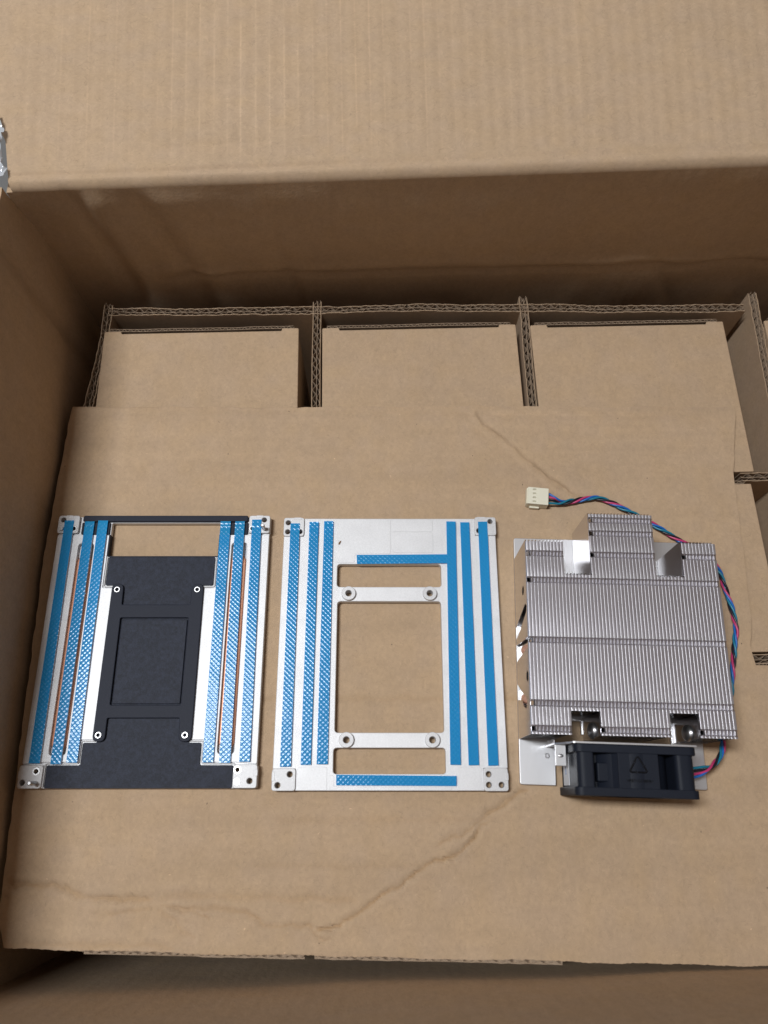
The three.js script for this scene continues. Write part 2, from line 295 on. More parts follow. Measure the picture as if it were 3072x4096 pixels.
function smallCarton(x0, z0, x1, z1, label, seed) {
  const [wx, wz] = carton2world((x0 + x1) / 2, (z0 + z1) / 2), w = x1 - x0, dp = z1 - z0, q = rng(seed), H = TOP - UNDER;
  const b = thing('small_carton', label, 'carton', [wx, UNDER, wz], YAW, 'small cartons in the partition cells');
  const X = w / 2, Z = dp / 2;
  add(b, 'body', box(-X + 0.3, X - 0.3, 0, H - 2, -Z + 3.2, Z, 0.6), M.kraft, { ou: q(), ov: q() });
  const s = roundPoly([[-X, -Z, 1], [-X + 11, -Z, 0.5], [-X + 11.5, -Z + 1.9, 0.5], [X - 11.5, -Z + 1.9, 0.5], [X - 11, -Z, 0.5], [X, -Z, 1], [X, Z, 1], [-X, Z, 1]], 1);
  add(b, 'lid', plate(s, [], H, 1.8, 0.5), M.kraft, { ou: q(), ov: q() });
  const bl = [-X + 3, X - 3], zz = -Z + 0.2, L = (off, step, f = () => 0) => { const a = []; for (let x = bl[0]; x <= bl[1]; x += step) a.push([x, zz + off + f(x) + 0.25 * noise2(x / 20, seed)]); return a; };
  const g = merge([ribbon(L(-2, 2), 0.3, 10, i => H - 0.4 + 0.25 * noise2(i / 2, seed)), ribbon(L(-0.4, 2), 0.3, 10, i => H - 0.5), ribbon(L(-1.2, 0.5, x => 0.65 * Math.sin(x / 4.2 * 6.283)), 0.22, 10, i => H - 0.6)]);
  add(b, 'back_panel', g, M.medium);
}
smallCarton(-176.7, -293.5, -48.2, -186, 'small closed carton at the left of the back row', 11);
smallCarton(-32.6, -293, 96.0, -186, 'small closed carton in the middle of the back row', 12);
smallCarton(105.6, -292, 234.5, -183, 'small closed carton at the right of the back row', 13);
smallCarton(262, -292, 391, -183, 'small carton sliver beyond the rightmost cross divider', 14);
smallCarton(102, -175, 231, -72, 'small carton peeking out right of the sheet, between the two divider stubs', 15);
smallCarton(102, -64, 231, 39, 'small carton under the sheet beside the fan cable', 16);

// ---------------------------------------------------------------- cardboard sheet
const CREASES = [   // [points, depth (mm, negative is a groove), half width, stain, ridge side]
  [[[56.4, -229], [56.4, -224.9], [60.0, -217.7], [67.5, -212.0], [75.0, -206.4], [79.8, -200.8], [84.5, -194.6], [90.6, -190.5], [97.7, -183.0], [104.9, -177.6], [114.3, -171.0], [122, -166]], 1.0, 1.5, 0.3],
  [[[78.7, -5.4], [71.0, -1.9], [63.3, 2.9], [55.7, 7.0], [50.6, 11.6], [40.6, 17.9], [25.8, 24.7]], -0.9, 1.2, 0.8],
  [[[58.1, 9.8], [51.8, 13.3], [47.9, 19.5], [41.6, 25.2], [36.6, 28.0], [23.2, 32.5], [17.1, 36.4], [8.7, 41.9], [1.5, 46.2], [-6.3, 51.5], [-12.3, 54.8], [-18.2, 57.5], [-21.2, 60.2], [-28.9, 61.9], [-33.7, 62.9]], -1.0, 1.1, 0.9],
  [[[-33.7, 62.9], [-36.2, 60.3], [-45.8, 60.4], [-52.9, 61.5], [-59.0, 59.9], [-64.0, 56.7], [-70.2, 54.1], [-82.4, 52.5], [-96.9, 53.1], [-111.6, 51.6]], -0.8, 1.3, 0.55],
  [[[-85.6, 57.4], [-96.8, 53.7], [-111.6, 51.1]], -0.6, 1.0, 0.5],
  [[[-193.0, 42.8], [-174.7, 42.7], [-159.9, 43.7], [-154.7, 46.4], [-148.3, 48.6], [-137.3, 49.4], [-124.0, 49.0], [-113.1, 48.3]], -1.1, 1.5, 0.8],
  [[[-113.1, 48.3], [-95.0, 47.1], [-58.5, 48.2], [-9.9, 49.0]], -0.5, 2.2, 0.4],
  [[[-112.6, 52.7], [-104.8, 58.0], [-99.6, 62.3], [-92.0, 67.0]], -0.5, 1.4, 0.3],
  [[[-33.7, 62.9], [-28.7, 67.1], [-24.6, 66.3]], -0.6, 1.0, 0.4],
  [[[-137.7, 55.2], [-124.5, 54.4], [-113.8, 52.7]], -0.5, 1.2, 0.4],
  [[[-190, 69.5], [-130, 70], [-120, 69.2], [-100, 70.4]], -0.5, 1.6, 0.4],
  [[[-200, -50.2], [-65.9, -50.5], [33.4, -51.0], [72.9, -51.4], [200, -52]], -0.35, 2.2, 0.42],
  [[[-60, 12], [20, 11], [60, 9.5]], -0.25, 2.5, 0.22],
  [[[-70, 33], [-10, 33.5], [24, 32]], -0.25, 2.0, 0.2],
  [[[-190, -226.6], [-60, -227.2], [25.3, -226.8], [56.4, -225.6], [120, -227.5], [200, -227]], -0.45, 1.6, 0.12],
  [[[100, 39], [122, 41], [150, 40]], -0.3, 3, 0.15],
];
for (const c of CREASES) { const xs = c[0].map(p => p[0]), zs = c[0].map(p => p[1]), m = c[2] * 5; c.push([Math.min(...xs) - m, Math.max(...xs) + m, Math.min(...zs) - m, Math.max(...zs) + m]); }
function creaseAt(x, z) {
  let h = 0, stain = 0;
  const jx = x + 0.9 * noise2(x / 4.5, z / 4.5) + 0.4 * noise2(x / 1.6, z / 1.6), jz = z + 0.9 * noise2(x / 4.5 + 31, z / 4.5) + 0.4 * noise2(x / 1.6 + 9, z / 1.6);
  for (const [pts, d, w, s, b] of CREASES) {
    if (x < b[0] || x > b[1] || z < b[2] || z > b[3]) continue;
    const [e, at] = segDist(jx, jz, pts), fade = 0.55 + 0.45 * noise2(at * pts.length * 0.9, d * 10), end = sstep(0, 0.06, at) * sstep(1, 0.94, at);
    h += 1.5 * d * (0.4 + 0.6 * fade) * end * (Math.exp(-((e / w) ** 2)) - 0.35 * Math.exp(-(((e - 2.4 * w) / (1.3 * w)) ** 2)));
    stain = Math.max(stain, s * end * (0.45 + 0.55 * fade) * Math.exp(-((e / (w * 0.75)) ** 2)));
  }
  return [h, stain];
}
const SX0 = -202, SX1 = 262, SZ0 = -232.5, SZ1 = 79;
{
  const sh = thing('cardboard_sheet', 'creased flat brown cardboard sheet carrying the metal parts', 'sheet', [0, -5, 0]);
  const left = z => (z < -130 ? lerp(-196.8, -198.6, (z + 229) / 99) : z < 57 ? lerp(-198.6, -191.2, (z + 130) / 187) : -191.2 + (z - 57) * 0.34) + 0.35 * noise2(z / 6, 3);
  const right = z => z < -70 ? lerp(221, 213.2, clamp((z + 232) / 45)) - clamp((z + 187) / 117) * 5 + 0.4 * noise2(z / 7, 8) - 2 * Math.exp(-(((z + 80) / 7) ** 2)) : 262;
  const zs = []; for (let z = -231; z < -71; z += 1.5) zs.push(z); zs.push(-70.4, -69.6); for (let z = -68.4; z < 75; z += 1.3) zs.push(z);
  const NU = 330, NV = zs.length - 1;
  const backEdge = x => -229.3 - 0.0075 * (x + 196) + 0.35 * noise2(x / 5, 1) + 0.6 * noise2(x / 28, 5) - 1.2 * Math.exp(-(((x - 58) / 4) ** 2));
  const frontEdge = x => 73.9 + 0.0135 * (x + 0) + 0.12 * Math.sin(x / 2.3 * 6.283) + 0.2 * noise2(x / 3.1, 2) + 0.5 * noise2(x / 22, 6);
  const pt = (u, v) => {
    const k = Math.round(v * NV), z0 = zs[k], x = lerp(left(z0), right(z0), u), z = k === 0 ? backEdge(x) : k === NV ? frontEdge(x) : clamp(z0, backEdge(x) + 0.3 + 0.01 * k, frontEdge(x) - 0.01 * (NV - k) - 0.2);
    const edge = Math.min(1, (k) / 4, (NV - k) / 4), roll = k < 3 ? -(0.5 - k * 0.2) * 1.4 : 0;
    const [h] = creaseAt(x, z);
    const y = 5 + h * edge + 0.10 * noise2(x / 40, z / 40) + roll - (NV - k < 3 ? (3 - NV + k) * 0.12 : 0);
    return [x, y, z, (x - SX0) / (SX1 - SX0), (z - SZ0) / (SZ1 - SZ0)];
  };
  const top = slab(NU, NV, pt, (u, v) => { const p = pt(u, v); return [p[0], 4.2, p[2], p[3], p[4]]; });
  const TW = 2048, TH = 1376, sf = fibres(TW, TH, 60000, 91, 9), pf = TW / (SX1 - SX0);
  { const q = rng(404); for (let i = 0; i < 90; i++) { const X = Math.floor(q() * TW), Y = Math.floor(q() * TH), n = 1 + Math.floor(q() * 4), dx = q() - 0.5, dy = q() - 0.5, dark = q() < 0.7 ? -1.8 : 1.4; for (let k = 0; k < n * 2; k++) { const a = Math.floor(X + dx * k * 1.4), b = Math.floor(Y + dy * k * 1.4); if (a > 0 && b > 0 && a < TW - 1 && b < TH - 1) { sf[b * TW + a] += dark; sf[b * TW + a + 1] += dark * 0.7; sf[(b + 1) * TW + a] += dark * 0.5; } } } }
  const sheetMap = dataTex(TW, TH, (x, y, o) => {
    kraftAt(x, y, 0, sf[y * TW + x], pf, o);
    const X = SX0 + x / pf, Z = SZ0 + y / pf, st = creaseAt(X, Z)[1] * (0.75 + 0.5 * hash2(x, y));
    const band = 0.03 * noise2(X / 80, Z / 7) + 0.02 * noise2(X / 40 + 3, Z / 2.6);
    // compressed fibres in the folds are browner, and the old tape tear by the back edge is paler
    const pale = sstep(62, 70, X) * sstep(200, 150, X) * sstep(-230, -228, Z) * sstep(-224.5 + 1.5 * noise2(X / 6, 2), -226, Z) * (0.5 + 0.5 * noise2(X / 3, Z / 2));
    const k = 1 + band + 0.1 * pale; o[0] *= k * (1 - 0.17 * st); o[1] *= k * (1 - 0.24 * st); o[2] *= k * (1 - 0.37 * st);
  }, true);
  sheetMap.wrapS = sheetMap.wrapT = THREE.ClampToEdgeWrapping;
  const bump = kraftBump.clone(); bump.repeat.set((SX1 - SX0) / 128, (SZ1 - SZ0) / 128); bump.needsUpdate = true;
  add(sh, 'liner', top, std({ map: sheetMap, bumpMap: bump, bumpScale: 0.00012, roughness: 0.88 }), { uv: false });
  // the slanted cut along the front: flutes and the lower liner reach out under the top liner
  const fluteGeo = (xa, xb, ph) => {
    const pos = [], n = Math.ceil((xb - xa) / 0.7), P = 7.8, t = 0.35;
    const at = (i, o) => { const x = xa + (xb - xa) * i / n, y = 2.3 + 1.75 * Math.sin(x / P * 6.283 + ph) + o; return [x, y]; };
    const fr = y => 75.9 - 0.42 * y + 0.2 * noise2(y, 3), q = (a, b, c, d) => pos.push(...a, ...b, ...c, ...a, ...c, ...d);
    for (let i = 0; i < n; i++) {
      const [x0, y0] = at(i, t / 2), [x1, y1] = at(i + 1, t / 2), [, w0] = at(i, -t / 2), [, w1] = at(i + 1, -t / 2), F = 0.0135;
      const f = (x, y) => [x, y, fr(y) + F * x], b = (x, y) => [x, y, 40];
      q(f(x0, y0), f(x1, y1), b(x1, y1), b(x0, y0)); q(f(x0, w0), b(x0, w0), b(x1, w1), f(x1, w1)); q(f(x0, w0), f(x1, w1), f(x1, y1), f(x0, y0));
    }
    const g = new THREE.BufferGeometry(); g.setAttribute('position', new THREE.Float32BufferAttribute(pos, 3)); g.computeVertexNormals(); return g;
  };
  const lower = (xa, xb) => slab(Math.ceil((xb - xa) / 3), 2, (u, v) => { const x = lerp(xa, xb, u); return [x, 0.42, lerp(-60, 76.0 + 0.0135 * x + 0.3 * noise2(x / 4, 9) - 2.2 * sstep(xa + 60, xa, x) * (xa < -100 ? 1 : 0), v)]; }, (u, v) => { const x = lerp(xa, xb, u); return [x, 0.05, lerp(-60, 76.0 + 0.0135 * x, v)]; });
  for (const [a, b, ph] of [[-148, -38, 0], [-33, 90, 1.6]]) { add(sh, 'flute', fluteGeo(a, b, ph), M.medium); add(sh, 'liner', lower(a, b), M.medium); }
  add(sh, 'core', merge([box(-183, 205, 0.1, 4.1, -226, -74), box(-178, 258, 0.1, 4.1, -66, 39)]), M.kraft);
}

// ---------------------------------------------------------------- blue embossed film on thermal pads
function onQuad(q, u, v) { const a = lerp(q[0][0], q[1][0], u), b = lerp(q[0][1], q[1][1], u), c = lerp(q[3][0], q[2][0], u), d = lerp(q[3][1], q[2][1], u); return [lerp(a, c, v), lerp(b, d, v)]; }
function film(parent, quad, yPad, overhang, seed, yUnder = 5) {
  const w = Math.hypot(quad[1][0] - quad[0][0], quad[1][1] - quad[0][1]), l = Math.hypot(quad[3][0] - quad[0][0], quad[3][1] - quad[0][1]);
  const along = l > w, W = along ? w : l, Ln = along ? l : w, nu = Math.round(W / 0.32), nv = Math.round(Ln / 0.34);
  const at = (a, b) => along ? onQuad(quad, a, b) : onQuad(quad, b, a);      // a across, b along
  const o0 = overhang[0] / Ln, o1 = 1 - overhang[1] / Ln;
  const pad = slab(2, 40, (u, v) => { const p = at(lerp(0.03, 0.97, u) + 0.02 * noise2(v * 30, seed), lerp(o0, o1, v)); return [p[0], yPad, p[1]]; }, (u, v) => { const p = at(lerp(0.03, 0.97, u) + 0.02 * noise2(v * 30, seed), lerp(o0, o1, v)); return [p[0], yUnder - 0.1, p[1]]; });
  const pm = add(parent, 'thermal_pad', pad, M.pad);
  const P = 2.62, q = rng(seed), ph = q() * 3, tilt = 1 + (q() - 0.5) * 0.1;
  const dist = x => { const r = ((x % P) + P) % P; return Math.min(r, P - r) * 0.707; };
  const h = (a, b) => {
    const e = Math.min(dist(a * 1.0 + b * tilt + ph), dist(a - b * tilt + ph * 0.4));
    return 0.085 * Math.exp(-((e / 0.26) ** 2)) + 0.025 * noise2(b / 5, seed + a * 0.3) + 0.10 * noise2(b / 16, seed);
  };
  const lip = (v, u) => { const b = v * Ln, fall = overhang[0] ? sstep(overhang[0], overhang[0] * 0.4, b) : 0; return yPad + 0.12 + 0.08 * fall * noise2(b, seed); };
  const g = slab(nu, nv, (u, v) => { const p = at(u, v), a = (u - 0.5) * W; return [p[0], lip(v, u) + 0.08 + h(a, v * Ln), p[1]]; }, (u, v) => { const p = at(u, v), a = (u - 0.5) * W; return [p[0], lip(v, u) + h(a, v * Ln), p[1]]; });
  const geo = ready(g);
  const m = new THREE.Mesh(geo, M.film); m.name = 'liner_film'; m.castShadow = m.receiveShadow = true; pm.add(m);
}
function cornerBlock(parent, x0, z0, x1, z1, holes, top, tab) {
  const s = roundPoly(rectPts(x0, z0, x1, z1), 1.6);
  const b = add(parent, 'corner_block', plate(s, holes.map(h => circle(h[0], h[1], h[2])), top, top - 0.4, 0.3), M.silverBlock);
  if (tab) add(b, 'inset_tab', plate(roundPoly(rectPts(...tab), 0.7), [], top + 0.12, 0.6, 0.15), M.silverBlock);
  for (const h of holes) if (h[3]) add(b, 'bushing', ring(h[0], h[1], top - 3, top + 0.15, h[2] * 0.72, h[2] * 1.45), M.steel);
  return b;
}

// ---------------------------------------------------------------- plate with black insulation (left)
{
  const p = thing('cooling_plate', 'silver plate with black insulation and H-shaped black frame, beside the carton wall', 'metal plate', [-190.75, 0, -154.07], 0.00714);
  const win = rectPts(31, 4, 94.6, 24.6), W = 124, L = 151;
  const slots = [rectPts(13.2, 16.6, 22.3, 134.6), rectPts(102.2, 16.2, 111.3, 133.9)];
  const ins = [[31.8, 25], [93.2, 25], [93.2, 42], [86.5, 42], [86.5, 128], [93.6, 128], [93.6, 139.4], [111.2, 139.4], [111.2, 150.9], [13.2, 150.9], [13.2, 139.4], [30.6, 139.4], [30.6, 128], [38, 128], [38, 42], [31.8, 42]];
  const rim = [[30.9, 24.6], [94.1, 24.6], [94.1, 42.9], [87.4, 42.9], [87.4, 127.1], [94.6, 127.1], [94.6, 138.5], [112.1, 138.5], [112.1, 151.4], [12.3, 151.4], [12.3, 138.5], [29.7, 138.5], [29.7, 127.1], [37.1, 127.1], [37.1, 42.9], [30.9, 42.9]];
  add(p, 'base', plate(roundPoly([[12.2, 0.2], [111.9, 0.2], [111.9, 10.6], [W - 0.3, 10.6], [W - 0.3, 139.3], [111.8, 139.3], [111.8, L], [11.9, L], [11.9, 139.6], [0.3, 139.6], [0.3, 10.7], [12.2, 10.7]], 0.4), [roundPoly(win, 0.6, THREE.Path), ...slots.map(s => roundPoly(s, 2.4, THREE.Path))], 4.05, 3.6, 0.25), M.silver);
  // silver skin is cut round the insulation, the slots and the window
  const skinL = [[0.3, 11.6], [30.4, 11.6], [30.4, 24.4], [30.3, 43.5], [36.5, 43.5], [36.5, 126.5], [29.1, 126.5], [29.1, 137.9], [11.7, 137.9], [0.3, 138.9]];
  const skinR = [[W - 0.3, 11.6], [95.2, 11.6], [95.2, 24.4], [94.7, 43.5], [88, 43.5], [88, 126.5], [95.2, 126.5], [95.2, 137.9], [112.7, 137.9], [W - 0.3, 138.9]].reverse();
  add(p, 'top_skin', plate(roundPoly(skinL, 1), [roundPoly(slots[0], 2.4, THREE.Path)], 5, 1, 0.2), M.silver);
  add(p, 'top_skin', plate(roundPoly(skinR, 1), [roundPoly(slots[1], 2.4, THREE.Path)], 5, 1, 0.2), M.silver);
  const lip = (pts) => { const c = new THREE.CatmullRomCurve3(pts.map(a => new THREE.Vector3(a[0], 4.6, a[1])), false, 'catmullrom', 0.02); return new THREE.TubeGeometry(c, pts.length * 8, 0.42, 6, false); };
  add(p, 'lip', lip([[31, 25.2], [31, 42.6], [37.2, 42.9]]), M.silverBlock); add(p, 'lip', lip([[94, 25.2], [94, 42.6], [87.5, 42.9]]), M.silverBlock);
  add(p, 'lip', lip([[37, 127.2], [30.2, 127.2], [29.7, 127.7], [29.7, 138], [29.2, 138.6], [13, 138.6], [12.4, 139.2], [12.4, 150.8]]), M.silverBlock);
  add(p, 'lip', lip([[87.6, 127.2], [94, 127.2], [94.5, 127.7], [94.5, 138], [95, 138.6], [111.5, 138.6], [112, 139.2], [112, 150.8]]), M.silverBlock);
  add(p, 'insulation', plate(roundPoly(ins, 1), [], 4.9, 0.8, 0.2), M.black);
  add(p, 'crossbar', plate(roundPoly(rectPts(14.2, -0.1, 111.1, 3.7), 1.4), [], 6.1, 5.6, 0.5), M.blackFrame);
  for (const [a, b] of [[13.8, 30.4], [94.8, 111.2]]) add(p, 'black_tab', plate(roundPoly(rectPts(a, 3.9, b, 11.3), 0.8), [], 5.2, 4.6, 0.25), M.blackFrame);
  add(p, 'window_edge', merge([box(30.2, 31.05, 0.6, 4.9, 11.4, 24.4), box(94.55, 95.2, 0.6, 4.9, 11.4, 24.4), box(31.05, 94.5, 0.6, 4.75, 24.45, 24.95)]), M.blackFrame);
  // H-shaped frame standing on the insulation
  const hole = rectPts(43.2, 61, 81.3, 108.7), H = [[36.3, 41.4, 3.2], [42.9, 41.4, 3.2], [43.1, 53.5, 0.8], [81.5, 53.5, 0.8], [81.6, 41.4, 3.2], [88.3, 41.4, 3.2], [88.5, 127.7, 3.2], [81.6, 127.7, 3.2], [81.3, 115.5, 0.8], [42.6, 115.5, 0.8], [42.6, 127.7, 3.2], [35.9, 127.7, 3.2]];
  const hs = [[39.4, 44.8], [84.8, 44.8], [38.9, 124.3], [84.9, 124.3]];
  const fr = add(p, 'clamp_frame', plate(roundPoly(H, 1), [roundPoly(hole, 0.9, THREE.Path), ...hs.map(a => circle(a[0], a[1], 1.35))], 6.7, 1.9, 0.35, 8), M.blackFrame);
  for (const a of hs) add(fr, 'eyelet', ring(a[0], a[1], 4.9, 6.85, 1.0, 1.7), M.steel);
  add(p, 'centre_pad', plate(roundPoly(rectPts(44, 61.9, 80.6, 108), 0.8), [], 5.9, 1.1, 0.3), M.black);
  // flattened copper heat pipes in the slots
  for (const [cx, z0, z1] of [[17.55, 23, 132.8], [106.6, 22.6, 132]]) {
    const g = slab(16, 60, (u, v) => { const s = Math.min(1, Math.sqrt(Math.max(0, Math.min(v, 1 - v) / 0.035)) * 0.93 + 0.07), a = (u - 0.5) * Math.PI * 0.98; return [cx + 0.15 + Math.sin(a) * 4.1 * s, 3.0 + Math.pow(Math.max(0, Math.cos(a)), 0.22) * 1.55, lerp(z0, z1, v)]; }, (u, v) => { const s = Math.min(1, Math.sqrt(Math.max(0, Math.min(v, 1 - v) / 0.035)) * 0.93 + 0.07); return [cx + 0.15 + (u - 0.5) * 8.2 * s, 2.5, lerp(z0, z1, v)]; });
    add(p, 'heat_pipe', g, M.copper);
  }
  for (const a of [13.2, 102.3]) add(p, 'slot_floor', box(a, a + 8.8, 0.8, 2.3, 15.9, 134.8), M.silver);
  const h = 1.5;
  cornerBlock(p, 0, 0, 12.4, 10.9, [[2.9, 2.7, h], [9.6, 8.2, h, 1]], 6.2, [4.2, -0.1, 8.4, 1.7]);
  cornerBlock(p, 111.7, 0, 124, 10.8, [[120.6, 2.7, h], [113.9, 8.1, h, 1]], 6.2, [115.8, -0.1, 120, 1.5]);
  cornerBlock(p, -0.3, 139.4, 12.1, 151, [[8.7, 142.5, h, 1], [2.1, 148.1, h]], 6.2, [-0.4, 142, 1.4, 146.2]);
  cornerBlock(p, 111.6, 139.1, 124.3, 150.9, [[113.9, 141.8, h, 1], [120.5, 147.3, h]], 6.2, [122.4, 141.5, 124.5, 145]);
  const pin = (x, z, top) => add(p, 'pin', merge([cyl(x, z, 6.1, top - 0.4, 1.15, 1.15), cyl(x, z, top - 0.4, top, 1.15, 0.75)]), M.steel, { crease: 0.5 });
  pin(120.8, 8.5, 13.5); pin(9.3, 148.4, 14.2);
  add(p, 'screw_head', cyl(2.5, 8.3, 6.1, 7.2, 1.5, 1.2), M.steel, { crease: 0.5 });
  add(p, 'hex_nut', new THREE.CylinderGeometry(1.75, 1.75, 0.5, 6).translate(114, 6.45, 147.6), M.steel, { crease: 0.5 });
  film(p, [[3.9, 3.2], [9.3, 3.1], [10.1, 138.5], [4.2, 138.5]], 6.35, [8, 0], 21);
  film(p, [[15.8, 3.7], [21.3, 3.7], [21.1, 138.9], [15.6, 139]], 6.2, [8, 0], 22);
  film(p, [[23.4, 3.1], [29.1, 3.2], [29.5, 138.2], [23.8, 138.1]], 6.2, [8, 0], 23);
  film(p, [[95.1, 3.6], [101, 3.7], [100.9, 138], [95.2, 138.1]], 6.2, [8, 0], 24);
  film(p, [[103.7, 3.7], [109.2, 3.6], [109.9, 138.4], [104, 138.3]], 6.2, [8, 0], 25);
  film(p, [[113.5, 2.7], [119, 2.6], [120.2, 137.8], [114.6, 137.8]], 6.35, [8, 0], 26);
}

// ---------------------------------------------------------------- open silver frame plate (middle)
{
  const p = thing('frame_plate', 'bare silver plate with three cut-out windows and eight blue strips, in the middle', 'metal plate', [-58.63, 0, -153.87], 0.00597);
  const wins = [[31.8, 28.2, 91.5, 41.7], [32.3, 50.1, 90.9, 121.8], [31.9, 129.6, 91.3, 142.7]];
  const bosses = [[38.6, 45.8], [84.6, 45.8], [38.7, 125.6], [84.4, 125.6]];
  add(p, 'base', plate(roundPoly([[11.8, 0.3], [111.9, 0.3], [111.9, 10.8], [123.8, 10.8], [123.8, 139.8], [111, 139.8], [111, 151], [12.3, 151], [12.3, 140.2], [0.2, 140.2], [0.2, 11.4], [11.8, 11.4]], 0.4), [...wins.map(w => roundPoly(rectPts(...w), 2, THREE.Path)), ...bosses.map(b => circle(b[0], b[1], 1.75))], 5, 4.6, 0.3), M.silver);
  const panel = (pts, r = 1) => add(p, 'raised_panel', plate(roundPoly(pts, r), [], 5.16, 0.3, 0.12), M.silver);
  panel([[30.2, 0.6, 2], [62.5, 0.6], [62.5, 22, 1.4], [42, 22], [41.6, 27.4], [30.2, 27.4, 2]]);
  panel(rectPts(63.0, 0.6, 87.2, 8.4), 1.4); panel(rectPts(63.0, 9, 87.2, 21.2), 1.6);
  panel([[29.8, 143.4], [32.6, 143.4], [32.6, 149], [94, 149], [94, 150.8, 2], [30.2, 150.8, 2]], 0.5);
  panel([[97.2, 139.2, 1], [110, 139.2, 1], [110, 150.8], [97.2, 150.8]], 0.5);
  panel([[13.2, 139.2, 1], [28.8, 139.2, 1], [28.8, 150.8], [13.2, 150.8]], 0.5);
  for (const [x, z] of bosses) add(p, 'boss', ring(x, z, 4.7, 6.9, 1.75, 4, 32), M.silverBlock);
  const h = 1.5;
  cornerBlock(p, 0, 0.2, 12, 11.6, [[2.6, 3.3, h], [2.5, 8.9, h], [9.6, 8.8, h]], 6.2, [5.8, 0.1, 10.4, 1.6]);
  cornerBlock(p, 111.7, -0.3, 124.2, 11, [[120.9, 2.4, h], [114.1, 8.1, h]], 6.2, [113, -0.4, 118.3, 1.2]);
  cornerBlock(p, 0.1, 140, 12.5, 151.1, [[9.4, 142.9, h], [3.2, 148.3, h]], 6.2, [0, 141.6, 1.6, 146.4]);
  cornerBlock(p, 110.8, 139.6, 123.6, 151.2, [[113.5, 142.8, h], [113.4, 148.1, h], [120, 148.1, h]], 6.2, [122, 142, 123.8, 146]);
  film(p, [[4, 3.9], [9.4, 3.9], [9.8, 139.1], [4.1, 139.2]], 6.35, [8, 0], 41);
  film(p, [[15, 3], [20.4, 2.9], [20.3, 138.2], [14.9, 138.2]], 6.2, [8, 0], 42);
  film(p, [[23.6, 2.4], [28.9, 2.4], [29.1, 137.9], [23.3, 137.9]], 6.2, [8, 0], 43);
  film(p, [[95.2, 2.5], [100.6, 2.6], [99, 138.2], [93.5, 138.1]], 6.3, [8, 0], 44);
  film(p, [[103.3, 3], [108.6, 3], [108.6, 138.3], [103.1, 138.4]], 6.2, [8, 0], 45);
  film(p, [[113.7, 2.7], [119.1, 2.6], [118.8, 138.5], [113.4, 138.6]], 6.35, [8, 0], 46);
  film(p, [[42.9, 23], [96.5, 22.6], [96.5, 27.9], [43.1, 28.5]], 6.1, [0, 5], 47);
  film(p, [[33.7, 143.1], [96.6, 143.7], [96.4, 148.6], [33.8, 148.3]], 6.1, [0, 6], 48);
  const c = new THREE.Vector3(32.9, 5.2, 15.4).multiplyScalar(MM).applyAxisAngle(new THREE.Vector3(0, 1, 0), 0.00597).add(p.position);
  const fg = new THREE.IcosahedronGeometry(1, 1); { const a = fg.attributes.position; for (let i = 0; i < a.count; i++) { const x = a.getX(i), y = a.getY(i), z = a.getZ(i), k = 1 + 0.4 * noise2(x * 3 + y * 2, z * 3); a.setXYZ(i, x * 0.45 * k, y * 0.3 + 0.3, z * 1.2 * k); } fg.computeVertexNormals(); }
  const f = thing('paper_fleck', 'tiny brown paper fleck lying on the bare silver plate', 'debris', [c.x * 1000, c.y * 1000, c.z * 1000], -0.5);
  add(f, 'fleck', fg, std({ color: lin(0.22, 0.12, 0.06), roughness: 0.9 }));
}

